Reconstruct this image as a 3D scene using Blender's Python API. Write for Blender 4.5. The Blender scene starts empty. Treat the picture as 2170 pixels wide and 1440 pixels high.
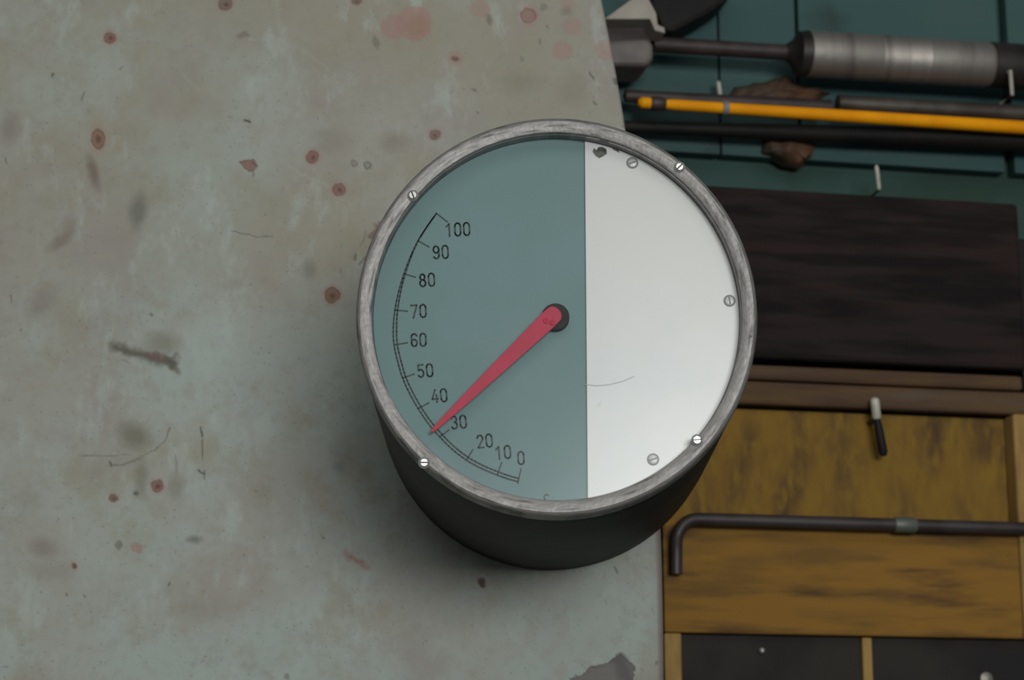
import bpy, math, random
import numpy as np
from mathutils import Vector, Matrix
sc = bpy.context.scene
C = sc.collection
R = math.radians

# ------------------------------------------------------------------ camera
FPX = 4500.0
PITCH = R(13.2)
fw = Vector((0, math.cos(PITCH), math.sin(PITCH)))
rt = Vector((1, 0, 0))
up = rt.cross(fw)
G = Vector((0, 0, 1.90))                      # centre of the dial bezel
PXM = 2832.0                                  # pixels per metre at the bezel
CAM = G - (fw + rt*((1180-1085)/FPX) + up*((720-662)/FPX))*(FPX/PXM)
cd = bpy.data.cameras.new('camera')
cam = bpy.data.objects.new('camera', cd); C.objects.link(cam)
cam.location = CAM
cam.rotation_euler = (math.pi/2 + PITCH, 0, 0)
cd.sensor_width = 36; cd.lens = FPX*36/2170
cd.clip_start = 0.05
cd.dof.use_dof = True; cd.dof.focus_distance = 1.71; cd.dof.aperture_fstop = 7.5
sc.camera = cam

# ------------------------------------------------------------------ light
w = bpy.data.worlds.new('room_light'); sc.world = w; w.use_nodes = True
w.node_tree.nodes['Background'].inputs[0].default_value = (0.80, 0.92, 1.0, 1)
w.node_tree.nodes['Background'].inputs[1].default_value = 0.09
def area(name, loc, target, sx, sy, power, col):
    l = bpy.data.lights.new(name, 'AREA'); l.shape = 'RECTANGLE'; l.size = sx; l.size_y = sy
    l.energy = power; l.color = col
    o = bpy.data.objects.new(name, l); C.objects.link(o); o.location = loc
    o.rotation_euler = (Vector(target)-Vector(loc)).to_track_quat('-Z', 'Y').to_euler()
    return o
area('added_high_light', (-0.3, -2.6, 4.0), (0, 0.2, 1.85), 5.2, 1.4, 36, (1.0, 0.975, 0.93))  # added overhead source, no known window; made wide to stretch the cylinder highlight
area('added_front_light', (0.85, -3.6, 2.06), (0, 0.3, 1.85), 1.5, 0.75, 80, (0.98, 1.0, 0.985))  # added unseen source near the view axis, keeps the gauge shadow tight
sc.view_settings.view_transform = 'Standard'
sc.view_settings.look = 'None'
sc.view_settings.exposure = 0.0
sc.view_settings.gamma = 1.0
sc.view_settings.use_curve_mapping = False

# ------------------------------------------------------------------ places
def ray(px, py):
    return fw + rt*((px-1085)/FPX) + up*((720-py)/FPX)
def P(px, py, Y):                              # point on the upright plane y = Y
    d = ray(px, py); return CAM + d*((Y-CAM.y)/d.y)
YAW = R(11.1)
ws = Vector((math.cos(YAW), math.sin(YAW), 0)); wn = Vector((math.sin(YAW), -math.cos(YAW), 0))
W0 = P(1400, 720, 0.72)
def Wp(px, py, t=0.0):                         # point in front (t) of the rear wall
    d = ray(px, py); k = (W0+wn*t-CAM).dot(wn)/d.dot(wn); return CAM + d*k
def SZ(px, py, t=0.0):
    p = Wp(px, py, t); return ((p-W0).dot(ws), p.z)
def L(s, z, t):
    v = W0 + ws*s + wn*t; v.z = z; return v

# ------------------------------------------------------------------ materials
def mat(name, col, rough=0.6, metal=0.0, col2=None, nscale=8, stretch=(1,1,1), detail=5, contrast=(0.35,0.65),
        bump=0.0, bscale=60, col3=None, n3=3, c3=(0.5,0.7), spec=0.5, rot=0.0, rvar=0.0, bstretch=None, polar=False):
    m = bpy.data.materials.new(name); m.use_nodes = True
    nt = m.node_tree; N = nt.nodes; K = nt.links; b = N['Principled BSDF']
    b.inputs['Base Color'].default_value = (*col, 1); b.inputs['Roughness'].default_value = rough
    b.inputs['Metallic'].default_value = metal; b.inputs['Specular IOR Level'].default_value = spec
    tc = N.new('ShaderNodeTexCoord')
    mp = N.new('ShaderNodeMapping'); mp.inputs['Scale'].default_value = stretch; mp.inputs['Rotation'].default_value = (0, 0, rot)
    if polar:
        sp = N.new('ShaderNodeSeparateXYZ'); K.new(tc.outputs['Object'], sp.inputs[0])
        at_ = N.new('ShaderNodeMath'); at_.operation = 'ARCTAN2'; K.new(sp.outputs['Z'], at_.inputs[0]); K.new(sp.outputs['X'], at_.inputs[1])
        ab = N.new('ShaderNodeVectorMath'); ab.operation = 'MULTIPLY'; ab.inputs[1].default_value = (1,0,1); K.new(tc.outputs['Object'], ab.inputs[0])
        le = N.new('ShaderNodeVectorMath'); le.operation = 'LENGTH'; K.new(ab.outputs[0], le.inputs[0])
        cb_ = N.new('ShaderNodeCombineXYZ'); K.new(at_.outputs[0], cb_.inputs[0]); K.new(le.outputs['Value'], cb_.inputs[1]); K.new(sp.outputs['Y'], cb_.inputs[2])
        K.new(cb_.outputs[0], mp.inputs[0])
    else: K.new(tc.outputs['Object'], mp.inputs[0])
    last = None
    def layer(prev, pc, c, sc_, cc, seed):
        n = N.new('ShaderNodeTexNoise'); n.noise_dimensions = '4D'; n.inputs['W'].default_value = seed
        n.inputs['Scale'].default_value = sc_; n.inputs['Detail'].default_value = detail
        K.new(mp.outputs[0], n.inputs['Vector'])
        r = N.new('ShaderNodeMapRange'); r.interpolation_type = 'SMOOTHSTEP'
        r.inputs['From Min'].default_value = cc[0]; r.inputs['From Max'].default_value = cc[1]
        K.new(n.outputs['Fac'], r.inputs['Value'])
        x = N.new('ShaderNodeMix'); x.data_type = 'RGBA'
        K.new(r.outputs[0], x.inputs['Factor'])
        if prev is None: x.inputs['A'].default_value = (*pc, 1)
        else: K.new(prev, x.inputs['A'])
        x.inputs['B'].default_value = (*c, 1)
        return x.outputs['Result'], n
    nn = None
    if col2: last, nn = layer(None, col, col2, nscale, contrast, 1.3)
    if col3: last, _ = layer(last, col, col3, n3, c3, 7.7)
    if last is not None: K.new(last, b.inputs['Base Color'])
    if rvar and nn:
        r = N.new('ShaderNodeMapRange'); r.inputs['To Min'].default_value = rough-rvar; r.inputs['To Max'].default_value = rough+rvar
        K.new(nn.outputs['Fac'], r.inputs['Value']); K.new(r.outputs[0], b.inputs['Roughness'])
    if bump:
        n = N.new('ShaderNodeTexNoise'); n.inputs['Scale'].default_value = bscale; n.inputs['Detail'].default_value = 4
        if bstretch:
            m2 = N.new('ShaderNodeMapping'); m2.inputs['Scale'].default_value = bstretch
            K.new(tc.outputs['Object'], m2.inputs[0]); K.new(m2.outputs[0], n.inputs['Vector'])
        else: K.new(tc.outputs['Object'], n.inputs['Vector'])
        bp = N.new('ShaderNodeBump'); bp.inputs['Strength'].default_value = bump; bp.inputs['Distance'].default_value = 0.002
        K.new(n.outputs['Fac'], bp.inputs['Height']); K.new(bp.outputs[0], b.inputs['Normal'])
    return m

M = {}
M['teal_wall'] = mat('teal_boards', (0.040,0.092,0.090), 0.7, spec=.25, col2=(0.055,0.102,0.095), nscale=5, col3=(0.03,0.05,0.045), n3=12, c3=(0.55,0.75), bump=0.3)
M['lower_wall'] = mat('lower_green_shaded', (0.042,0.085,0.075), 0.8, spec=.2, col2=(0.030,0.058,0.046), nscale=9)  # darker green carries the shade under the stepped boards
M['groove'] = mat('groove_dark', (0.008,0.012,0.011), 0.9)
M['dial'] = mat('dial_teal', (0.130,0.215,0.212), 0.6, spec=.3, col2=(0.145,0.225,0.230), nscale=14, contrast=(0.4,0.65), col3=(0.155,0.208,0.225), n3=6, c3=(0.5,0.8))
M['ink'] = mat('black_ink', (0.010,0.018,0.020), 0.6, col2=(0.02,0.032,0.032), nscale=120)
M['red'] = mat('red_paint', (0.43,0.022,0.060), 0.5, spec=.25, col2=(0.38,0.022,0.052), nscale=60, bump=0.1, bscale=200)
M['hub'] = mat('hub_black', (0.010,0.011,0.010), 0.7, spec=.15, col2=(0.03,0.03,0.027), nscale=90)
M['plate'] = mat('pale_plate', (0.51,0.50,0.485), 0.40, 0.12, col2=(0.47,0.48,0.485), nscale=12, contrast=(0.4,0.75), col3=(0.49,0.475,0.435), n3=7, c3=(0.55,0.8), bump=0.05, bscale=30)
M['bezel'] = mat('worn_bezel', (0.20,0.192,0.183), 0.5, 0.45, col2=(0.075,0.07,0.063), nscale=1, stretch=(7,420,0), contrast=(0.50,0.72), col3=(0.31,0.30,0.285), n3=1.7, c3=(0.50,0.75), bump=0.3, bscale=160, rvar=0.1, polar=True)
M['housing'] = mat('housing_paint', (0.024,0.025,0.020), 0.6, spec=.2, col2=(0.018,0.018,0.014), nscale=20, bump=0.2)
M['screw'] = mat('screw_steel', (0.62,0.61,0.58), 0.33, 0.9)
M['screw_grey'] = mat('screw_grey', (0.42,0.43,0.42), 0.5, 0.4)
M['slot_grey'] = mat('slot_grey', (0.16,0.16,0.15), 0.7)
M['slot'] = mat('slot_dark', (0.02,0.02,0.018), 0.8)
M['chip'] = mat('chip_dark', (0.03,0.03,0.028), 0.8, col2=(0.13,0.12,0.11), nscale=150)
M['steel'] = mat('dull_steel', (0.33,0.30,0.272), 0.56, 0.85, col2=(0.21,0.185,0.17), nscale=14, stretch=(5,.3,.3), contrast=(0.45,0.7), bump=0.2, rvar=0.1)
M['rod_steel'] = mat('rod_steel', (0.12,0.105,0.092), 0.36, 0.6, col2=(0.07,0.058,0.05), nscale=22)
M['dark_steel'] = mat('dark_steel', (0.045,0.038,0.036), 0.5, 0.5, col2=(0.022,0.018,0.017), nscale=25)
M['brown_iron'] = mat('brown_iron', (0.050,0.034,0.031), 0.55, 0.2, col2=(0.028,0.02,0.018), nscale=30, bump=0.3)
M['orange'] = mat('orange_paint', (0.85,0.34,0.001), 0.6, spec=.15, col2=(0.75,0.27,0.001), nscale=20, stretch=(1,1,1))
M['black'] = mat('black_tube', (0.008,0.007,0.008), 0.6, spec=.2, col2=(0.014,0.012,0.010), nscale=20)
M['cream'] = mat('cream_metal', (0.38,0.345,0.29), 0.6, 0.0, col2=(0.28,0.25,0.21), nscale=20)
M['rag'] = mat('rust_rag', (0.13,0.05,0.020), 0.85, col2=(0.06,0.042,0.027), nscale=10, bump=0.5)
M['beam'] = mat('dark_beam', (0.024,0.0165,0.0165), 0.85, spec=.12, col2=(0.0105,0.0085,0.0085), nscale=7, stretch=(1.2,1,9), contrast=(0.4,0.62), col3=(0.030,0.017,0.015), n3=4, c3=(0.52,0.75), bump=0.5, bscale=6, bstretch=(1,1,16))
M['ply'] = mat('plywood', (0.235,0.120,0.022), 0.75, spec=.15, col2=(0.15,0.082,0.022), nscale=9, stretch=(1.0,1,6), contrast=(0.42,0.65), col3=(0.085,0.045,0.02), n3=9, c3=(0.5,0.72), bump=0.3)
M['ply_patch'] = mat('plywood_streaked', (0.20,0.112,0.020), 0.75, spec=.15, col2=(0.075,0.044,0.020), nscale=9, stretch=(3.2,1,1.3), contrast=(0.35,0.75), col3=(0.21,0.125,0.02), n3=34, c3=(0.42,0.75), bump=0.3)
M['brown_wood'] = mat('brown_wood', (0.105,0.062,0.026), 0.75, spec=.15, col2=(0.068,0.040,0.026), nscale=9, stretch=(1,1,6), col3=(0.10,0.075,0.055), n3=5, c3=(0.5,0.75))
M['pale_wood'] = mat('pale_wood', (0.33,0.205,0.065), 0.7, spec=.2, col2=(0.25,0.15,0.05), nscale=20, stretch=(5,1,1))
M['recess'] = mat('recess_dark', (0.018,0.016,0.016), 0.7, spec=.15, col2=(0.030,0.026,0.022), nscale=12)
M['rail'] = mat('rail_metal', (0.055,0.042,0.042), 0.5, 0.3, col2=(0.035,0.026,0.026), nscale=20)
M['white'] = mat('white_paint', (0.50,0.49,0.42), 0.5, col2=(0.36,0.34,0.29), nscale=90)
M['floor'] = mat('floor_concrete', (0.12,0.12,0.11), 0.8, col2=(0.08,0.08,0.075), nscale=3)

def glass_mat():
    m = bpy.data.materials.new('cover_glass'); m.use_nodes = True
    nt = m.node_tree; N = nt.nodes; K = nt.links
    for n in list(N): N.remove(n)
    o = N.new('ShaderNodeOutputMaterial'); mx = N.new('ShaderNodeMixShader')
    tr = N.new('ShaderNodeBsdfTransparent'); tr.inputs[0].default_value = (0.985,0.99,0.99,1)
    gl = N.new('ShaderNodeBsdfGlossy'); gl.inputs['Roughness'].default_value = 0.2
    fr = N.new('ShaderNodeFresnel'); fr.inputs[0].default_value = 1.2
    K.new(fr.outputs[0], mx.inputs[0]); K.new(tr.outputs[0], mx.inputs[1]); K.new(gl.outputs[0], mx.inputs[2])
    K.new(mx.outputs[0], o.inputs[0]); return m
M['glass'] = glass_mat()

# ------------------------------------------------------------------ mesh tools
class MB:
    def __init__(s): s.v = []; s.f = []
    def add(s, vs, fs):
        b = len(s.v); s.v += [Vector(v) for v in vs]; s.f += [tuple(i+b for i in f) for f in fs]; return s
    def box8(s, a):      # 8 corners: 0-3 front ring, 4-7 rear ring
        return s.add(a, [(0,1,2,3),(7,6,5,4),(0,4,5,1),(1,5,6,2),(2,6,7,3),(3,7,4,0)])
    def wbox(s, s0, s1, z0, z1, t0, t1):
        return s.box8([L(s0,z0,t1),L(s1,z0,t1),L(s1,z1,t1),L(s0,z1,t1),L(s0,z0,t0),L(s1,z0,t0),L(s1,z1,t0),L(s0,z1,t0)])
    def rings(s, rs, cap0=True, cap1=True, closed=False):
        n = len(rs[0]); b = len(s.v); fs = []
        for r in rs: s.v += [Vector(p) for p in r]
        m = len(rs)
        for i in range(m if closed else m-1):
            j = (i+1) % m
            for k in range(n):
                l = (k+1) % n; fs.append((b+i*n+k, b+i*n+l, b+j*n+l, b+j*n+k))
        if not closed:
            if cap0: fs.append(tuple(b+k for k in range(n))[::-1])
            if cap1: fs.append(tuple(b+(m-1)*n+k for k in range(n)))
        s.f += fs; return s
    def tube(s, pts, rad, n=20, cap=True):
        pts = [Vector(p) for p in pts]; rs = []
        if not hasattr(rad, '__len__'): rad = [rad]*len(pts)
        for i, p in enumerate(pts):
            a = pts[max(i-1, 0)]; c = pts[min(i+1, len(pts)-1)]; d = (c-a)
            if d.length < 1e-9: d = pts[-1]-pts[0]
            d.normalize(); u = d.cross(wn)
            if u.length < 0.2: u = d.cross(Vector((0,0,1)))
            u.normalize(); v = u.cross(d)
            rs.append([p+(u*math.cos(2*math.pi*k/n)+v*math.sin(2*math.pi*k/n))*rad[i] for k in range(n)])
        return s.rings(rs, cap, cap)
    def lathe(s, prof, c, n=128, closed=False, zs=1.0):     # prof (r, y) round the y axis through c
        rs = []
        for r, y in prof:
            rs.append([Vector((c[0]+r*math.cos(2*math.pi*k/n), c[1]+y, c[2]+zs*r*math.sin(2*math.pi*k/n))) for k in range(n)])
        return s.rings(rs, True, True, closed)
    def prism(s, poly, d):                                       # poly extruded by vector d
        n = len(poly); poly = [Vector(p) for p in poly]; d = Vector(d)
        return s.add(poly+[p+d for p in poly], [tuple(range(n)), tuple(range(2*n-1, n-1, -1))]+[(i,i+n,(i+1)%n+n,(i+1)%n) for i in range(n)])
    def build(s, name, m, parent=None, smooth=False, bevel=0.0, root=None, seg=2):
        me = bpy.data.meshes.new(name)
        o = bpy.data.objects.new(name, me); C.objects.link(o)
        if parent is not None:
            r = parent
            while r.parent: r = r.parent
            org = r.location.copy(); o.parent = parent
        else:
            lo = Vector([min(v[i] for v in s.v) for i in range(3)]); hi = Vector([max(v[i] for v in s.v) for i in range(3)])
            org = (lo+hi)/2; org.z = lo.z; o.location = org
        me.from_pydata([tuple(v-org) for v in s.v], [], s.f); me.validate()
        import bmesh
        bm = bmesh.new(); bm.from_mesh(me); bmesh.ops.recalc_face_normals(bm, faces=bm.faces); bm.to_mesh(me); bm.free()
        me.materials.append(m)
        if smooth:
            me.polygons.foreach_set('use_smooth', [True]*len(me.polygons))
            md = o.modifiers.new('edges', 'EDGE_SPLIT'); md.split_angle = R(38)
        if bevel:
            md = o.modifiers.new('bevel', 'BEVEL'); md.width = bevel; md.segments = seg; md.limit_method = 'ANGLE'
        return o
def tag(o, label, cat, group=None):
    o['label'] = label; o['category'] = cat
    if group: o['group'] = group
    return o
def empty(name, loc, label, cat, group=None):
    o = bpy.data.objects.new(name, None); C.objects.link(o); o.location = loc; o.empty_display_size = 0.05
    return tag(o, label, cat, group)

# ------------------------------------------------------------------ rear wall and floor
FAR = 0.0
m = MB()
sL, _ = SZ(700, 700); sR = SZ(2600, 700)[0]
gx = [(SZ(1523,100)[0], .0012), (SZ(1690,100)[0], .0022), (SZ(2126,100)[0], .0062)]
zr = SZ(1850, 347)[1]                          # where the boards step back
edges = [sL-2.5] + [e for g in gx for e in (g[0]-g[1], g[0]+g[1])] + [sR+2.5]
for i in range(0, len(edges), 2):
    m.wbox(edges[i], edges[i+1], zr, 3.0, -0.019, 0)
o = m.build('trim_1', M['teal_wall'], bevel=0.001); o['kind'] = 'structure'
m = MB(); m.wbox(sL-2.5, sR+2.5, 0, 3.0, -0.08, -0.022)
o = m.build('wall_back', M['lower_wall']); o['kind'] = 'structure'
m = MB(); m.box8([Vector(p) for p in ((-4,-4,0),(4,-4,0),(4,3,0),(-4,3,0),(-4,-4,-.1),(4,-4,-.1),(4,3,-.1),(-4,3,-.1))])
o = m.build('floor', M['floor']); o['kind'] = 'structure'

# ------------------------------------------------------------------ dark timber beam on the wall
tb = 0.07
z1 = SZ(1850, 411, tb)[1]; z0 = SZ(1850, 768, tb)[1]
s1 = SZ(2163, 500, tb)[0]
m = MB(); m.wbox(sL-0.3, s1, z0, z1, -0.0215, tb)
o = m.build('timber_beam', M['beam'], bevel=0.006)
tag(o, 'wide nearly black timber beam across the teal wall, right of the dial', 'beam')
zz = SZ(2163, 800, 0.02)[1]
m = MB(); m.wbox(s1+0.012, sR+0.2, zz-0.06, SZ(2163,505,0.03)[1], -0.0215, 0.03)
o = m.build('wall_block', M['black'], bevel=0.003)
tag(o, 'black block at the right edge of the photo beside the timber beam end', 'block')

# ------------------------------------------------------------------ wooden wall cabinet
tc_ = 0.10
sc0 = SZ(1407, 1250, tc_)[0]; sc1 = SZ(2330, 1250, tc_)[0]
def zc(py, t=tc_, px=1850): return SZ(px, py, t)[1]
cab = empty('wooden_cabinet', L((sc0+sc1)/2, zc(1800), -0.02), 'ochre wooden wall cabinet with dark open compartments, below the timber beam', 'cabinet')
def cb(name, x0, x1, zt, zb, t0, t1, mt, bev=0.002, parent=cab):
    return MB().wbox(x0, x1, zb, zt, t0, t1).build(name, M[mt], parent, bevel=bev)
zbot = zc(1800)
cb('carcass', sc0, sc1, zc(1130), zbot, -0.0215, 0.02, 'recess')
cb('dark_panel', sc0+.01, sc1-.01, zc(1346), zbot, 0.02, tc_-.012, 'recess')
cb('drawer_front', sc0, sc1, zc(1108), zc(1347), 0.02, tc_, 'ply')
cb('side_stile', sc0, SZ(1446,1400,tc_)[0], zc(1348), zbot, 0.02, tc_-0.001, 'pale_wood')
xs0 = SZ(1832,1400,tc_)[0]; xs1 = SZ(1853,1400,tc_)[0]
d = cb('divider', xs0, xs1, zc(1349), zbot, 0.02, tc_-0.004, 'pale_wood')
cb('bottom_board', sc0, sc1, zbot+0.0, zbot-0.02, -0.0215, tc_, 'ply')
xr = SZ(2152, 1000, tc_+0.004)[0]
cb('back_panel', sc0-0.02, sc1, zc(868), zc(1107), -0.0215, tc_-0.02, 'ply_patch')
cb('corner_post', xr, sc1-0.05, zc(866), zc(1346), tc_-0.02, tc_+0.006, 'pale_wood', 0.003)
cb('top_board', sc0-0.02, sc1, zc(813), zc(862), -0.0215, tc_-0.008, 'brown_wood', 0.004)
cb('cornice', sc0-0.02, SZ(2168, 800, 0.08)[0], zc(773), zc(805), -0.0215, tc_-0.02, 'brown_wood', 0.004)
# little bright fittings in the compartments
for (px, py, r_) in ((1612,1378,.0035), (2088,1438,.007)):
    p = Wp(px, py, tc_-.012)
    m = MB(); m.tube([p-wn*0.001, p+wn*0.004, p+wn*0.006], [r_, r_, r_*0.5], 16)
    m.build('fastener', M['steel'], cab, smooth=True)
# iron rail with its bent end
pa = [Wp(1432, 1212, tc_+.004), Wp(1432, 1150, tc_+.006)]
ra = .0066
pts = [Wp(1433, 1216, tc_+.012), Wp(1433, 1180, tc_+.012), Wp(1433, 1150, tc_+.013)]
for k in range(1, 7):
    a = k/6*math.pi/2
    pts.append(Wp(1433+44*(1-math.cos(a)), 1150-51*math.sin(a), tc_+.016))
zbar = pts[-1].z; s_end = (pts[-1]-W0).dot(ws)
for k in range(1, 9): pts.append(L(s_end+k*(sc1-0.06-s_end)/8, zbar, tc_+.016))
m = MB(); m.tube(pts, [.0064]*3+[.0066]*6+[.0068]*8, 18)
rail = m.build('iron_rail', M['rail'], smooth=True)
tag(rail, 'thin dark iron rail with a bent left end across the ochre cabinet front', 'rail')
p = Wp(1917, 1098, tc_+.016); p.z = zbar
m = MB(); m.tube([p-ws*.012, p-ws*.010, p+ws*.010, p+ws*.012], [.0072,.0082,.0082,.0072], 18)
m.build('collar', mat('collar_grey', (0.11,0.12,0.10), 0.5, 0.3), rail, smooth=True)

# ------------------------------------------------------------------ hooks and pegs
def peg(px, py0, py1, t, wpx, label, dark=None):
    a = Wp(px, py0, t); b = Wp(px+ (py1-py0)*0.12, py1, t); r = wpx/1960/2
    root = empty('wall_peg', a, label, 'peg', None)
    m = MB(); m.tube([a, a*0.9+b*0.1, b*0.9+a*0.1, b], [r*.6, r, r, r*.7], 14)
    m.build('cap', M['white'], root, smooth=True)
    m = MB(); m.tube([b-wn*0.001, b-wn*(t+0.0)], [r*.6, r*.6], 10); m.build('shank', M['dark_steel'], root, smooth=True)
    if dark:
        c = Wp(dark[0], dark[1], t-0.003)
        m = MB(); m.tube([b, b*.7+c*.3, c*.9+b*.1, c], [r*.75, r*.95, r*1.0, r*.6], 14)
        m.build('shaft', M['black'], root, smooth=True)
    return root
peg(1522, 172, 203, 0.022, 10, 'small white peg above the left half of the orange rod')
peg(1857, 350, 402, 0.05, 9, 'thin greyish white peg on the teal boards just above the timber beam')
peg(1853, 843, 888, tc_+.004, 19, 'white-headed dark pin on the cabinet panel below the timber beam', (1873, 966))

# ------------------------------------------------------------------ rods on the wall
def rodline(x0, y0, x1, y1, t):
    a = Wp(x0, y0, t); b = Wp(x1, y1, t); return a, b
def lerp(a, b, k): return a + (b-a)*k
# steel cylinder tool
a, b = rodline(1290, 88, 2230, 146, 0.055)
def at_px(x, x0=1290, x1=2230): return lerp(a, b, (x-x0)/(x1-x0))
tool = empty('steel_cylinder_tool', at_px(1750), 'long tool with a thick shiny steel cylinder on a brown bar, on the teal wall', 'tool')
m = MB(); m.tube([at_px(1380), at_px(1660)], .0088, 18); m.build('bar', M['brown_iron'], tool, smooth=True)
m = MB(); m.tube([at_px(1655), at_px(1672), at_px(1680), at_px(1699)], [.009, .016, .0245, .0262], 28); m.build('neck', M['dark_steel'], tool, smooth=True)
pr = [1698, 1701, 1845, 1848, 1853, 1856, 1948, 1951, 1953, 2084, 2091]
rr = [.024, .0262, .0262, .0258, .0258, .0262, .0262, .0268, .0258, .0258, .0246]
m = MB(); m.tube([at_px(x) for x in pr], rr, 40); m.build('cylinder', M['steel'], tool, smooth=True)
m = MB(); m.tube([at_px(2090), at_px(2092), at_px(2225), at_px(2228)], [.022, .0262, .0262, .02], 32); m.build('end_cap', M['dark_steel'], tool, smooth=True)
p1, p2 = Wp(2141, 150, .085), Wp(2145, 200, .085)
m = MB(); m.tube([p1+wn*-.006, p1, p2, p2+wn*-.03], .0022, 10); m.build('wire_clip', M['cream'], tool, smooth=True)
# block fitting at the left end
head = empty('metal_bracket', Wp(1335, 130, 0.03), 'cream and brown metal bracket tucked behind the top right edge of the machine panel', 'bracket')
m = MB()
cx = [(1240,84),(1378,80),(1386,96),(1386,122),(1376,138),(1240,136)]
m.prism([Wp(x, y, .085) for x, y in cx], -wn*0.06); m.build('lug', mat('lug_metal', (0.17,0.148,0.135), 0.6, 0.1, col2=(0.11,0.095,0.088), nscale=25), head, bevel=.006, seg=3)
m = MB(); m.prism([Wp(x, y, .065) for x, y in [(1240,30),(1381,36),(1381,88),(1240,88)]], -wn*0.045); m.build('web', M['brown_iron'], head, bevel=.002)
m = MB(); m.prism([Wp(x, y, .092) for x, y in [(1240,50),(1286,36),(1344,-6),(1358,-30),(1372,-30),(1376,0),(1391,28),(1394,52),(1408,58),(1410,70),(1388,64),(1378,40),(1284,40)]], -wn*0.03)
m.build('flange', M['cream'], head, bevel=.0015)
m = MB(); m.prism([Wp(x, y, .06) for x, y in [(1385,-60),(1570,-60),(1545,0),(1500,30),(1470,46),(1430,66),(1408,66),(1392,30),(1378,0)]], -wn*0.05)
o = m.build('black_wedge', M['black'], None, bevel=.006); tag(o, 'black wedge shaped part at the top of the photo above the brown bar', 'wedge')

# brown rod above, orange rod, black rod below
def rod(name, x0, y0, x1, y1, t, r0, r1, mt, label, parent=None, extra=None):
    a, b = rodline(x0, y0, x1, y1, t)
    m = MB(); d = (b-a).normalized()*.004
    m.tube([a-d*.5, a, lerp(a, b, .5), b], [r0*.5, r0, (r0+r1)/2, r1], 22)
    o = m.build(name, M[mt], parent, smooth=True)
    if label: tag(o, label, 'rod')
    return o
A0, A1 = rodline(1352, 217, 2240, 275, 0.06)
orod = empty('orange_rod', A0, 'bright orange painted rod with a dark ring near its left end, on the teal wall', 'rod')
def ao(x): return lerp(A0, A1, (x-1352)/(2240-1352))
m = MB(); m.tube([ao(1352), ao(1358), ao(1378)], [.003, .0062, .0062], 20); m.build('tip', M['orange'], orod, smooth=True)
m = MB(); m.tube([ao(1377), ao(1380), ao(1400), ao(1408)], [.0066, .0078, .0078, .006], 20); m.build('ring', M['brown_iron'], orod, smooth=True)
m = MB(); m.tube([ao(1402), ao(1425), ao(1800), ao(2240)], [.0048, .0060, .0070, .0078], 20); m.build('shaft', M['orange'], orod, smooth=True)
m = MB(); m.tube([ao(1524), ao(1526), ao(1536), ao(1538)], [.006, .0078, .0078, .006], 20); m.build('band', mat('tape_grey', (0.20,0.20,0.19), 0.6), orod, smooth=True)
rod('brown_rod', 1325, 203, 1760, 228, 0.045, .0068, .0088, 'brown_iron', 'dull brown rod lying just above the orange rod, ending mid wall')
rod('steel_rod', 1775, 219, 2240, 246, 0.048, .0098, .0105, 'rod_steel', 'grey steel rod directly above the right half of the orange rod')
rod('black_rod', 1320, 268, 2240, 300, 0.030, .0065, .0135, 'black', 'black rod running along just below the orange rod')

# rag tucked behind the rods
def rag(name, outline, t, label, seed):
    random.seed(seed)
    n = len(outline); cx = sum(p[0] for p in outline)/n; cy = sum(p[1] for p in outline)/n
    m = MB(); layers = []
    K = 6
    for k in range(K+1):
        q = k/K; ring = []
        for i, (x, y) in enumerate(outline):
            bulge = .016*(1-q*q)**.5 if q < 1 else 0
            xx = cx+(x-cx)*q; yy = cy+(y-cy)*q; f = .005*math.sin(xx*.06+seed)*math.cos(yy*.09+xx*.03)+.002*math.sin(xx*.17)
            ring.append(Wp(cx+(x-cx)*max(q, .02), cy+(y-cy)*max(q, .02), t+bulge+(f if q < 1 else 0)))
        layers.append(ring)
    back = [p-wn*.012 for p in layers[-1]]
    m.rings(layers+[back], True, True)
    o = m.build(name, M['rag'], None, smooth=True); sb = o.modifiers.new('soft', 'SUBSURF'); sb.levels = 1; sb.render_levels = 2
    return tag(o, label, 'rag')
def jag(pts, seed, amp=4, sub=4):
    random.seed(seed); out = []
    for i in range(len(pts)):
        a_, b_ = pts[i], pts[(i+1) % len(pts)]
        for k in range(sub): out.append((a_[0]+(b_[0]-a_[0])*k/sub+random.uniform(-amp, amp), a_[1]+(b_[1]-a_[1])*k/sub+random.uniform(-amp, amp)))
    return out
rag('brown_rag', jag([(1535,212),(1560,184),(1610,172),(1668,162),(1700,180),(1760,196),(1720,222),(1600,226)], 3), 0.006, 'crumpled dark brown rag above the orange rod, under the steel cylinder', 3)
rag('rusty_rag', jag([(1612,262),(1700,262),(1726,290),(1722,335),(1694,350),(1650,340),(1618,322)], 5), 0.004, 'rust coloured rag hanging below the black rod on the teal boards', 5)

# ------------------------------------------------------------------ grey-green machine housing
YP = 0.322
def edge_x(py):
    xs = [-400, 0, 135, 270, 500, 700, 900, 1120, 1280, 1440, 1900]
    ys = [1190, 1275, 1302, 1326, 1354, 1374, 1389, 1400, 1404, 1406, 1408]
    return np.interp(py, xs, ys)
def smooth_edge(py):
    return np.mean([edge_x(py+d) for d in np.linspace(-110, 110, 23)], axis=0)
rows = np.concatenate([np.linspace(-1500, -40, 12), np.arange(-20, 1462, 2.5), np.linspace(1480, 5600, 20)])
us = np.concatenate([np.linspace(-4.0, -0.04, 12), np.linspace(-0.02, 1, 570)])
PY, U = np.meshgrid(rows, us, indexing='ij')
EX = smooth_edge(np.clip(PY, -400, 1900)) - 7
PX = U*EX
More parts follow.
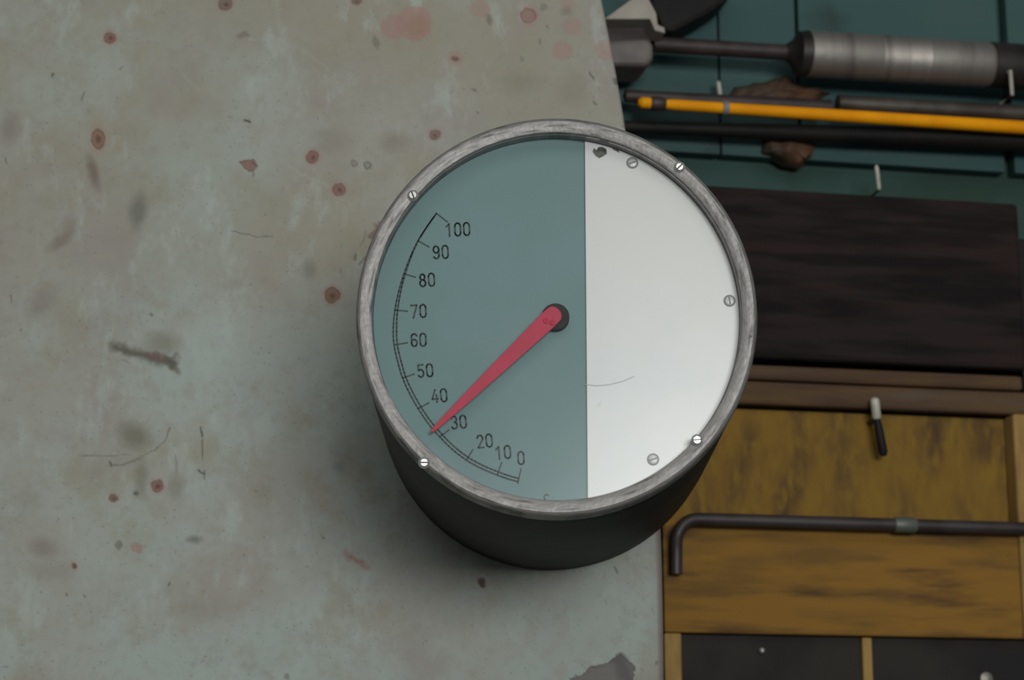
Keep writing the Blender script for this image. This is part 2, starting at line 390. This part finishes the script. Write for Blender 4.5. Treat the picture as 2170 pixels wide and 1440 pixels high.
# world coordinates of the plate plane
dx = (PX-1085)/FPX; dz = (720-PY)/FPX
dY = math.cos(PITCH) - math.sin(PITCH)*dz; dZ = math.sin(PITCH)+math.cos(PITCH)*dz
kk = (YP-CAM.y)/dY
WX = CAM.x + dx*kk; WZ = CAM.z + dZ*kk
WZ = np.clip(WZ, 0.0, 2.9)
WY = np.full_like(WX, YP)
# shallow dents
def vnoise(x, y, seed):
    rs = np.random.RandomState(seed); T = rs.rand(256, 256)
    xi = np.floor(x).astype(int); yi = np.floor(y).astype(int); fx = x-xi; fy = y-yi
    fx = fx*fx*(3-2*fx); fy = fy*fy*(3-2*fy)
    g = lambda i, j: T[i % 256, j % 256]
    return (g(xi,yi)*(1-fx)+g(xi+1,yi)*fx)*(1-fy)+(g(xi,yi+1)*(1-fx)+g(xi+1,yi+1)*fx)*fy
def fbm(x, y, seed, o=4):
    r = 0; a = .5
    for k in range(o): r = r+a*vnoise(x*2**k, y*2**k, seed+k); a *= .5
    return r/(1-.5**o)
WY = WY + (fbm(PX/260+50, PY/260+50, 9, 2)-.5)*0.0022
# stain colours (rust, paint chips, scratches): a colour and a coverage per vertex
col = np.zeros(PX.shape+(4,)); 
WBX = PX + (fbm(PX/11+300, PY/11+300, 21, 2)-.5)*6; WBY = PY + (fbm(PX/11+300, PY/11+300, 31, 2)-.5)*6
def over(a, c):
    a = np.clip(a, 0, 1); A = col[..., 3]; na = a+A*(1-a)
    for i in range(3): col[..., i] = np.where(na > 1e-6, (c[i]*a+col[..., i]*A*(1-a))/np.maximum(na, 1e-6), 0)
    col[..., 3] = na
def ell(x, y, rx, ry, rot=0, soft=3, warp=True):
    X_ = (WBX if warp else PX)-x; Y_ = (WBY if warp else PY)-y; c_, s_ = math.cos(R(rot)), math.sin(R(rot))
    a_ = X_*c_+Y_*s_; b_ = -X_*s_+Y_*c_
    d = (np.sqrt((a_/rx)**2+(b_/ry)**2)-1)*min(rx, ry)
    return np.clip(.5-d/soft, 0, 1)
def line(pts, wd, soft=2):
    best = np.full(PX.shape, 1e9); QX = WBX+(WBX-PX)*(wd > 8); QY = WBY+(WBY-PY)*(wd > 8)
    for (x0, y0), (x1, y1) in zip(pts, pts[1:]):
        vx, vy = x1-x0, y1-y0; t_ = np.clip(((QX-x0)*vx+(QY-y0)*vy)/(vx*vx+vy*vy), 0, 1)
        best = np.minimum(best, np.hypot(QX-x0-t_*vx, QY-y0-t_*vy))
    return np.clip(.5-(best-wd/2)/soft, 0, 1)
RU = (0.195,0.098,0.080); RD = (0.10,0.035,0.028); PK = (0.30,0.175,0.150); OR = (0.20,0.10,0.05); OL = (0.15,0.14,0.10); DK = (0.045,0.045,0.035); GY = (0.12,0.125,0.105); BR = (0.15,0.11,0.09)
for x, y, rx, ry, rot, a_, c_ in [   # soft smears
    (285,922,34,24,20,.6,OL),(300,1012,14,34,0,.45,OL),(372,1032,16,24,0,.3,OL),(412,1143,15,7,0,.55,GY),(92,1160,28,20,20,.32,BR),
    (292,447,17,34,8,.55,GY),(198,365,11,34,-15,.6,BR),(128,512,30,11,-35,.4,BR),(345,728,34,22,0,.4,OL),(85,640,22,34,30,.3,BR),(60,1060,30,22,0,.15,OL),
    (20,270,20,32,10,.35,BR),(150,480,16,20,0,.28,BR),(835,300,28,20,0,.25,BR),(700,300,40,26,0,.2,BR),(1215,190,30,30,0,.2,BR),(1110,175,40,22,0,.2,OL),(725,960,20,40,0,.2,BR),(655,570,14,20,0,.35,GY),
    (720,990,12,12,0,.3,GY),(115,1210,46,18,0,.15,BR),(430,1290,60,24,0,.14,BR)]:
    over(ell(x, y, rx, ry, rot, soft=min(rx, ry)*1.1)*min(1, a_*1.35), c_)
for x, y, r_, a_ in [(835,57,28,.66),(878,50,38,.7),(1018,18,20,.5),(1212,57,20,.5),(1192,107,21,.55),(1282,106,22,.5),(289,1160,12,.65),(965,123,17,.45),(1205,10,15,.35)]:
    over(ell(x, y, r_, r_*.95, 0, soft=3)*a_, PK)
over(ell(885,55,22,24,0,soft=14)*.45, (0.26,0.15,0.09))
over(ell(1037,42,5,11,-15,soft=4)*.6, (0.12,0.11,0.06)); over(ell(798,90,7,14,-12,soft=4)*.6, GY); over(ell(1200,25,12,9,0,soft=8)*.5, BR)
def rspot(x, y, rx, ry=None, c_=RU, a_=.85, core=True):
    ry = ry or rx
    over(ell(x, y, rx*1.45, ry*1.4, 0, soft=6)*.32, PK)
    over(ell(x, y, rx, ry, 0, soft=2.5)*a_, c_)
    ring = ell(x, y, rx, ry, 0, soft=2.5)-ell(x, y, rx*.82, ry*.82, 0, soft=3)
    over(ring*.5, RD)
    if core: over(ell(x+1, y+1, rx*.36, ry*.36, 0, soft=5)*.8, RD)
for a_ in [(233,80,12),(478,9,15,13,BR),(208,294,14,22,(0.20,0.115,0.075)),(663,333,14),(718,401,14),(704,625,17,17,(0.17,0.09,0.045)),(921,286,12,11,(0.17,0.11,0.095)),
          (1120,33,17,16,(0.24,0.135,0.115),.75,False),(333,1029,12,13),(241,1055,9,9,(0.14,0.11,0.075)),(755,3,11,9,BR),(1022,1234,8,9,(0.07,0.045,0.035)),(156,1198,5,8,(0.13,0.075,0.06)),(965,124,8,6,(0.16,0.07,0.055),.7)]:
    rspot(*a_)
tri = [(506,341),(538,337),(547,352),(538,361),(528,364),(518,357)]; ti = np.zeros(PX.shape, bool); j = len(tri)-1
for i in range(len(tri)):
    xi, yi = tri[i]; xj, yj = tri[j]
    ti ^= ((yi > PY) != (yj > PY)) & (PX < (xj-xi)*(PY-yi)/((yj-yi) or 1e-9)+xi); j = i
over(ti*.85, RU); over(line([(507,342),(530,340),(545,352)],2.5)*.6, RD); over(line([(534,360),(536,374)],3)*.6, RD)
over(line([(242,733),(300,750),(368,770)], 20, soft=14)*.8, (0.07,0.06,0.042)); over(line([(312,748),(345,757)], 12, soft=8)*.5, (0.15,0.05,0.06))
over(line([(352,765),(374,752)],12,soft=7)*.6,(0.09,0.085,0.055)); over(line([(360,768),(378,786)],12,soft=7)*.7,(0.09,0.085,0.055))
over(ell(515,75,14,6,-12,soft=3)*.6, BR); over(ell(533,83,8,5,0,soft=3)*.5, (0.34,0.29,0.25))
over(line([(492,489),(520,494),(546,502),(577,501)], 3, 2)*.55, DK); over(line([(492,493),(546,507),(577,506)], 2, 2)*.5, (0.34,0.36,0.33))
over(line([(788,500),(803,478)], 13, 4)*.75, (0.16,0.07,0.05)); over(line([(818,470),(828,455)], 9, 4)*.7, (0.17,0.08,0.06))
for pts, wd, a_ in [([(358,905),(352,930),(335,948),(300,968),(262,985),(240,984)],3,.5),([(165,964),(230,966),(275,962)],2,.45),([(426,905),(429,925)],4.5,.8),([(429,930),(428,972)],2.6,.7),
        ([(421,996),(433,1002)],4,.8),([(433,996),(433,1015)],3,.6),([(371,962),(374,1002)],3,.35),([(358,1240),(362,1232)],3,.8),([(519,256),(528,259)],5,.9),([(174,213),(179,196)],3,.6),([(110,160),(114,155)],4,.7),
        ([(254,146),(262,140)],4,.65),([(12,335),(16,345)],3,.6),([(248,765),(262,762),(272,770)],2,.45),([(760,560),(775,545)],4,.6),([(752,548),(754,540)],4,.6),([(765,520),(775,490)],3,.45),([(1302,1200),(1308,1215)],3,.7),
        ([(1392,1401),(1393,1406)],6,.6),([(234,980),(236,986)],5,.7),([(1250,152),(1256,166)],5,.6),([(1258,216),(1262,220)],5,.55),([(1300,168),(1303,178)],4,.6),([(684,1138),(687,1141)],5,.6),([(178,1262),(180,1265)],4,.6),([(139,1258),(141,1261)],4,.5),
        ([(25,625),(24,640)],3,.5),([(321,664),(323,668)],6,.55),([(722,570),(723,575)],4,.4),([(1004,188),(1010,192)],4,.55),([(1010,237),(1014,240)],3,.5),([(1143,85),(1145,92)],4,.5),([(1160,55),(1162,62)],3,.5),([(1105,125),(1107,130)],8,.25)]:
    over(line(pts, wd, 2)*a_, DK)
over(ell(290,1044,5.5,6,0,soft=2)*.75, (0.07,0.07,0.055)); over(ell(251,1154,7,9,0,soft=3)*.6, (0.11,0.09,0.06)); over(ell(608,1433,7,7,0,soft=2)*.5, (0.11,0.09,0.08)); over(ell(1153,16,9,9,0,soft=3)*.5, GY)
for x, y, r_ in [(751,346,7),(779,351,9)]: over((ell(x,y,r_,r_,0,2)-ell(x,y,r_*.6,r_*.6,0,2))*.7, (0.09,0.09,0.075)); over(ell(x,y,r_*.7,r_*.7,0,2)*.3, GY)
over(line([(733,1174),(775,1200)], 12, soft=12)*.5, (0.25,0.11,0.07)); over(line([(742,1178),(765,1192)], 6, soft=6)*.45, (0.24,0.09,0.045))
# pale bare scratches
for pts, wd, a_ in [([(590,335),(640,370),(700,395)],5,.22),([(270,75),(290,70)],3,.3),([(640,105),(700,150)],6,.16),([(250,110),(268,145),(275,180)],14,.2),([(385,155),(420,190)],4,.2)]:
    over(line(pts, wd, 5)*a_, (0.33,0.38,0.34))
# the torn patch at the bottom edge
poly = [(1196,1470),(1212,1436),(1240,1424),(1252,1412),(1290,1402),(1308,1388),(1318,1384),(1330,1398),(1346,1410),(1344,1440),(1340,1470)]
ins = np.zeros(PX.shape, bool); j = len(poly)-1
for i in range(len(poly)):
    xi, yi = poly[i]; xj, yj = poly[j]
    ins ^= ((yi > WBY) != (yj > WBY)) & (WBX < (xj-xi)*(WBY-yi)/((yj-yi) or 1e-9)+xi); j = i
over(ins*.9, (0.125,0.105,0.095)); ed = line(poly, 6, 8)*(0.4+0.6*(fbm(PX/12,PY/12,77,2) > .5)); over(ed*.75*(ins | (ed > .3)), (0.05,0.045,0.045))
over(ins*line([(1310,1395),(1330,1440)], 30, 20)*.6, (0.05,0.045,0.045))
# crumbs of dirt all over
fl = fbm(PX/5.3+PY/13+400, PY/5.1-PX/17+400, 51, 2); over(np.clip((fl-.865)/.03, 0, 1)*.5, GY)
# browned edge
over(np.clip((PX-(EX-6))/6, 0, 1)*.7*np.clip((PY-900)/200, 0, 1), (0.12,0.075,0.065))
over(np.clip((PX-(EX-28))/28, 0, 1)*.22*np.clip((PY-1000)/100, 0, 1), (0.17,0.145,0.14))

nr, nc = PX.shape
ext = []                                       # rounded corner, then the side going back
for k in range(1, 6):
    a_ = k/5*math.pi/2; ext.append((0.0035*math.sin(a_), 0.0035*(1-math.cos(a_))))
ext.append((0.0035, 0.28))
VX = np.concatenate([WX]+[WX[:, -1:]+e[0] for e in ext], axis=1)
VY = np.concatenate([WY]+[WY[:, -1:]+e[1] for e in ext], axis=1)
VZ = np.concatenate([WZ]+[WZ[:, -1:] for e in ext], axis=1)
CC = np.concatenate([col]+[col[:, -1:] for e in ext], axis=1)
# back of the housing so that it is a closed body
VX = np.concatenate([VX, WX[:, :1]], axis=1); VY = np.concatenate([VY, VY[:, -1:]], axis=1)
VZ = np.concatenate([VZ, WZ[:, :1]], axis=1); CC = np.concatenate([CC, CC[:, -1:]*0], axis=1)
ncc = VX.shape[1]
idx = np.arange(nr*ncc).reshape(nr, ncc); nxt = np.roll(idx, -1, axis=1)
quads = np.stack([idx[:-1], idx[1:], nxt[1:], nxt[:-1]], -1).reshape(-1, 4)
me = bpy.data.meshes.new('machine_housing')
verts = np.stack([VX, VY, VZ], -1).reshape(-1, 3)
org = np.array([-0.35, 0.45, 0.0]); verts = verts-org
nv = len(verts); nq = len(quads)
caps = [idx[0][::-1], idx[-1]]
me.vertices.add(nv); me.vertices.foreach_set('co', verts.astype(np.float32).ravel())
loops = np.concatenate([quads.ravel()]+caps); me.loops.add(len(loops)); me.loops.foreach_set('vertex_index', loops.astype(np.int32))
me.polygons.add(nq+2)
st = np.concatenate([np.arange(nq)*4, [nq*4, nq*4+ncc]]); me.polygons.foreach_set('loop_start', st.astype(np.int32))
me.polygons.foreach_set('loop_total', np.concatenate([np.full(nq, 4), [ncc, ncc]]).astype(np.int32))
sm = np.ones(nq+2, bool); sm[-2:] = False; me.polygons.foreach_set('use_smooth', sm)
me.update(); me.validate()
ca = me.color_attributes.new('stains', 'FLOAT_COLOR', 'POINT'); ca.data.foreach_set('color', CC.astype(np.float32).ravel())
mh = bpy.data.objects.new('machine_housing', me); C.objects.link(mh); mh.location = org
tag(mh, 'large pale grey-green painted metal machine housing with rust spots and scratches', 'machine')
pm = bpy.data.materials.new('worn_green_paint'); pm.use_nodes = True; me.materials.append(pm)
N = pm.node_tree.nodes; K = pm.node_tree.links; b = N['Principled BSDF']
tcn = N.new('ShaderNodeTexCoord')
def nz(scale, det, w_, rough=.55, stretch=None):
    n = N.new('ShaderNodeTexNoise'); n.noise_dimensions = '4D'; n.inputs['Scale'].default_value = scale; n.inputs['Detail'].default_value = det
    n.inputs['W'].default_value = w_; n.inputs['Roughness'].default_value = rough
    if stretch:
        mp = N.new('ShaderNodeMapping'); mp.inputs['Scale'].default_value = stretch; K.new(tcn.outputs['Object'], mp.inputs[0]); K.new(mp.outputs[0], n.inputs['Vector'])
    else: K.new(tcn.outputs['Object'], n.inputs['Vector'])
    return n
def mr(src, a_, b_):
    r = N.new('ShaderNodeMapRange'); r.interpolation_type = 'SMOOTHSTEP'; r.inputs['From Min'].default_value = a_; r.inputs['From Max'].default_value = b_; K.new(src, r.inputs['Value']); return r.outputs[0]
def mixc(f, A, B, mul=None):
    x = N.new('ShaderNodeMix'); x.data_type = 'RGBA'
    if mul is not None:
        q = N.new('ShaderNodeMath'); q.operation = 'MULTIPLY'; K.new(f, q.inputs[0]); q.inputs[1].default_value = mul; f = q.outputs[0]
    K.new(f, x.inputs['Factor'])
    for nm, v in (('A', A), ('B', B)):
        if isinstance(v, tuple): x.inputs[nm].default_value = (*v, 1)
        else: K.new(v, x.inputs[nm])
    return x.outputs['Result']
c = mixc(mr(nz(8, 6, 1.1, .62).outputs['Fac'], .40, .60), (0.312,0.358,0.322), (0.300,0.300,0.262))
# browner and darker towards the top of the housing, in noisy patches
sx = N.new('ShaderNodeSeparateXYZ'); K.new(tcn.outputs['Object'], sx.inputs[0])
zt = mr(sx.outputs['Z'], 1.86, 2.12)
tn = N.new('ShaderNodeMath'); tn.operation = 'MULTIPLY'; K.new(zt, tn.inputs[0]); K.new(mr(nz(5, 4, 8.2).outputs['Fac'], .3, .6), tn.inputs[1])
c = mixc(tn.outputs[0], c, (0.255,0.225,0.170), .75)
c = mixc(mr(nz(15, 6, 3.4, .65).outputs['Fac'], .50, .66), c, (0.26,0.235,0.165), .6)
c = mixc(mr(nz(12, 6, 5.9, .65).outputs['Fac'], .50, .68), c, (0.25,0.22,0.20), .55)
c = mixc(mr(nz(20, 6, 2.2, .65, (1.6,1,.7)).outputs['Fac'], .53, .68), c, (0.36,0.41,0.375), .55)
c = mixc(mr(nz(38, 7, 7.2, .7).outputs['Fac'], .53, .66), c, (0.235,0.22,0.175), .35)
c = mixc(mr(nz(120, 3, 4.2).outputs['Fac'], .45, .75), c, (0.20,0.205,0.175), .2)
c = mixc(mr(nz(60, 6, 6.2, .7).outputs['Fac'], .68, .76), c, (0.13,0.12,0.09), .35)
at = N.new('ShaderNodeAttribute'); at.attribute_name = 'stains'
c = mixc(at.outputs['Alpha'], c, at.outputs['Color'])
K.new(c, b.inputs['Base Color']); b.inputs['Roughness'].default_value = .55; b.inputs['Specular IOR Level'].default_value = .3
bp = N.new('ShaderNodeBump'); bp.inputs['Strength'].default_value = .25; bp.inputs['Distance'].default_value = .001
K.new(nz(45, 5, 9.9).outputs['Fac'], bp.inputs['Height']); K.new(bp.outputs[0], b.inputs['Normal'])

# ------------------------------------------------------------------ dial gauge
gauge = empty('dial_gauge', (G.x, YP, G.z), 'large round half teal half white dial gauge in a worn metal bezel on the machine', 'gauge')
YD = 0.0155                                     # face of the dial plate
g = (G.x, 0, G.z)
ZS = 1.022
prof = [(.120,.020),(.1475,.020),(.1485,.026),(.1500,.032),(.1503,.15),(.1506,.28),(.150,.296),(.1500,YP-.0012),(.120,YP-.0012)]
MB().lathe(prof, g, 160, zs=ZS).build('housing', M['housing'], gauge, smooth=True)
bz = [(.1384,.0155),(.1385,.0014),(.1389,.0005),(.1400,.0001),(.1440,-.0007),(.1474,-.0007),(.1479,.0001),(.1484,-.0002),(.1494,.0004),(.1502,.0022),(.1506,.0055),(.1505,.0185),(.1488,.0205),(.1384,.0205)]
bezel = MB().lathe(bz, g, 200, closed=True, zs=ZS).build('bezel', M['bezel'], gauge, smooth=True)
MB().lathe([(.0005,YD),(.1382,YD),(.1382,.020),(.0005,.020)], g, 128, zs=ZS).build('dial_face', M['dial'], gauge)

def onD(px, py, y=YD): return P(px, py, y)
# white half plate
pl = []
xa = onD(1240, 300, YD-.0015)
import math as _m
Rp = .1380; a0 = math.acos((onD(1239,300,YD-.0015).x-G.x)/Rp)
for k in range(97):
    a_ = -a0+2*a0*k/96; pl.append(Vector((G.x+Rp*math.cos(a_), YD-.0022, G.z+ZS*Rp*math.sin(a_))))
plate = MB().prism(pl, (0,.0018,0)).build('half_plate', M['plate'], gauge, bevel=.0003)
plate['label'] = 'pale metal right half of the dial'
def screw(px, py, y, r_, slot_deg, parent, mt, h=.0016, rim=True):
    c_ = P(px, py, y); m = MB()
    m.lathe([(r_,y-c_.y+.0),(r_,-h*.6),(r_*.8,-h),(.0002,-h)], (c_.x, c_.y, c_.z), 28)
    s_ = m.build('screw', M[mt], parent, smooth=True)
    d_ = Vector((math.cos(R(slot_deg)), 0, math.sin(R(slot_deg)))); n_ = Vector((-d_.z, 0, d_.x))
    q = c_+Vector((0,-h-.0001,0)); L_ = r_*.86; w_ = r_*.16
    MB().prism([q-d_*L_-n_*w_, q+d_*L_-n_*w_, q+d_*L_+n_*w_, q-d_*L_+n_*w_], (0,.0004,0)).build('slot', M['slot_grey' if mt=='screw_grey' else 'slot'], s_)
    if rim:
        m = MB(); m.lathe([(r_*1.02,.0004),(r_*1.02,-.0004),(r_*1.3,-.0004),(r_*1.3,.0004)], (c_.x, c_.y, c_.z), 28, closed=True)
        m.build('recess_ring', M['slot_grey'], s_, smooth=True)
for px, py, sd in ((875,414,110),(899,980,0),(1440,354,45),(1477,932,5)):
    screw(px, py, -.0006, .0033, sd, bezel, 'screw')
for px, py, sd in ((1340,345,20),(1546,637,100),(1384,973,20)):
    screw(px, py, YD-.0022, .0035, sd, plate, 'screw_grey', .0008)
# paint losses on the plate
def flake(pts, name, mt='chip', y=YD-.0022, parent=plate):
    return MB().prism([P(x, yy, y)-Vector((0,.0003,0)) for x, yy in pts], (0,.0003,0)).build(name, M[mt], parent)
flake([(1258,314),(1264,318),(1268,312),(1276,311),(1285,316),(1286,326),(1278,331),(1270,335),(1262,330),(1256,322)], 'chipped_spot')
flake([(1296,309),(1302,311),(1310,317),(1313,324),(1306,320),(1299,317)], 'chipped_spot')
flake([(1270,851),(1276,848),(1272,858),(1264,860)], 'speck', 'screw_grey')
m = MB(); ribbon_px = [(1240,814),(1262,817),(1290,815),(1318,808),(1345,797)]
for a_, b_ in zip(ribbon_px, ribbon_px[1:]):
    p_, q_ = P(a_[0],a_[1],YD-.0022), P(b_[0],b_[1],YD-.0022); n_ = Vector((0,0,.0003))
    m.prism([p_-n_, q_-n_, q_+n_, p_+n_], (0,-.00015,0))
m.build('scratch', mat('scratch_grey', (0.34,0.34,0.33), .6), plate)
# bezel wear: a notch at the right
pN = P(1596, 712, -.001)
m = MB(); m.lathe([(.0015,.0006),(.0022,-.0012),(.0004,-.002)], (pN.x-.0016, pN.y+.002, pN.z), 10); m.build('dent', M['chip'], bezel, smooth=True)

# printed scale
def ribbon(m, pts, wd, y, th=.00025):
    """flat stroke through pixel points on the plane y"""
    q = [P(x, yy, y) for x, yy in pts]
    for a_, b_ in zip(q, q[1:]):
        d_ = (b_-a_); ln = d_.length
        if ln < 1e-7: continue
        d_.normalize(); n_ = Vector((-d_.z, 0, d_.x))*wd/2
        m.prism([a_-n_, b_-n_, b_+n_, a_+n_], (0,-th,0))
    for p in q:
        m.prism([p+Vector((math.cos(t_)*wd/2, 0, math.sin(t_)*wd/2)) for t_ in [k*math.pi/5 for k in range(10)]], (0,-th,0))
px1 = 1/2800
arc = [(925,452),(905,480),(886,510),(870,543),(856,580),(845,617),(837,657),(833.5,694),(835,730),(843,766),(853,800),(868,833),(886,865),(907,896),(931,924),(958,951),(988,974),(1020,992),(1054,1006),(1076,1014),(1098,1020)]
def spl(pts, n=4):
    out = []
    for i in range(len(pts)-1):
        p0 = pts[max(i-1,0)]; p1 = pts[i]; p2 = pts[i+1]; p3 = pts[min(i+2,len(pts)-1)]
        for k in range(n):
            t = k/n; out.append(tuple(.5*((2*p1[j])+(-p0[j]+p2[j])*t+(2*p0[j]-5*p1[j]+4*p2[j]-p3[j])*t*t+(-p0[j]+3*p1[j]-3*p2[j]+p3[j])*t**3) for j in (0,1)))
    return out+[pts[-1]]
arc = spl(arc)
m = MB(); ribbon(m, arc, 3.2*px1, YD)
cxA, cyA = 1181, 686
inner = []
for i, (x, y) in enumerate(arc):
    f = i/(len(arc)-1); gap = 7.0*min(1, max(0, (f-.10)/.25)); d = math.hypot(x-cxA, y-cyA)
    inner.append((x+(cxA-x)/d*gap, y+(cyA-y)/d*gap))
ribbon(m, inner, 3.3*px1, YD)
ticks = [((925,452),(948,470)),((886,510),(909,523)),((857,580),(880,587)),((838,657),(863,659)),((838,730),(863,726)),((855,800),(878,792)),((887,865),(909,853)),((932,925),(951,911)),((988,975),(1002,952)),((1054,1005),(1063,980)),((1097,1024),(1104,993))]
for t_ in ticks: ribbon(m, t_, 2.8*px1, YD)
m.build('scale_marking', M['ink'], gauge)
def arcp(cx, cy, rx, ry, a0_, a1_, n=8): return [(cx+rx*math.cos(R(a0_+(a1_-a0_)*k/n)), cy+ry*math.sin(R(a0_+(a1_-a0_)*k/n))) for k in range(n+1)]
# digits in a unit cell: x 0..0.56, y 0 (top)..1 (bottom)
DG = {
 '0': [arcp(.28,.26,.24,.26,180,360)+arcp(.28,.74,.24,.26,0,180)+[(.04,.26)]],
 '1': [[(.08,.24),(.32,.02),(.32,1)]],
 '2': [arcp(.28,.27,.23,.26,190,380,9)+[(.06,.98),(.54,.98)]],
 '3': [arcp(.27,.25,.22,.24,200,430,9)[:10]+arcp(.27,.73,.24,.26,-80,160,9)],
 '4': [[(.34,.0),(.03,.72),(.54,.72)],[(.42,.42),(.42,1)]],
 '5': [[(.50,.02),(.10,.02),(.08,.46)]+arcp(.27,.68,.24,.30,-130,150,10)],
 '6': [arcp(.29,.26,.23,.25,-20,-180,8)+[(.06,.7)]+arcp(.29,.72,.23,.27,180,-180,14)],
 '7': [[(.03,.02),(.53,.02),(.20,1)]],
 '8': [arcp(.28,.25,.20,.23,0,360,16), arcp(.28,.73,.24,.26,0,360,16)],
 '9': [arcp(.27,.28,.23,.27,0,360,14)+[(.50,.3)]+arcp(.27,.74,.23,.25,0,160,8)],
}
def numeral(s_, cx, cy, h=27, rot=-5):
    m = MB(); n = len(s_); adv = .56+.20; wtot = adv*n-.20
    for i, ch in enumerate(s_):
        for st_ in DG[ch]:
            pts = []
            for x, y in st_:
                X_ = (x+i*adv-wtot/2)*h*.92; Y_ = (y-.5)*h
                pts.append((cx+X_*math.cos(R(rot))-Y_*math.sin(R(rot)), cy+X_*math.sin(R(rot))+Y_*math.cos(R(rot))))
            ribbon(m, pts, 3.5*px1, YD)
    return m.build('numeral', M['ink'], gauge)
for s_, x, y, r_ in (('100',970,486,-3),('90',934,534,-3),('80',905,593,-4),('70',887,659,-3),('60',887,720,-2),('50',901,785,-5),('40',931,838,-6),('30',972,894,-6),('20',1027,934,-6),('10',1066,958,-5),('0',1104,970,-3)):
    numeral(s_, x, y, rot=r_)
m = MB(); ribbon(m, arcp(1158,1053,5,6,-30,-250,7), 2*px1, YD); m.build('small_mark', M['ink'], gauge)

# needle and hub
hc = P(1177, 675, YD); hub = MB()
hub.lathe([(.0104,0),(.0104,-.0062),(.0098,-.0070),(.0002,-.0070)], (hc.x, hc.y, hc.z), 48)
hub.build('hub', M['hub'], gauge, smooth=True)
yn = YD-.0075
ax = Vector((913-1177, 926-673)); ln_ = ax.length; ax.normalize(); nx = Vector((-ax.y, ax.x))
base = Vector((1172, 668))
outl = []
left = [(-4,20),(14,21),(30,20.5),(70,19),(139,16.2),(200,13.4),(266,10.4),(320,7.2),(348,4.6),(356,2.8)]
left = [(a_, w_*.92) for a_, w_ in left]
for a_, w_ in left: outl.append(base+ax*a_+nx*w_)
outl.append(base+ax*359)
for a_, w_ in reversed(left): outl.append(base+ax*a_-nx*w_)
for k in range(1, 8):
    t_ = math.pi*k/8; outl.append(base+ax*(-4-13*math.sin(t_))-nx*18*math.cos(t_))
nd = MB().prism([P(p.x, p.y, yn) for p in outl], (0,-.0012,0)).build('needle', M['red'], gauge, bevel=.0003)
for x, y in ((1157,679),(1171,683)):
    c_ = P(x, y, yn-.0012); m = MB(); m.lathe([(.0024,0),(.0022,-.0006),(.0012,-.0009),(.0002,-.0004)], (c_.x, c_.y, c_.z), 18); m.build('rivet', M['red'], nd, smooth=True)
# cover glass
MB().lathe([(.0005,.0030),(.1381,.0030),(.1381,.0042),(.0005,.0042)], g, 96, zs=ZS).build('cover_glass', M['glass'], gauge)
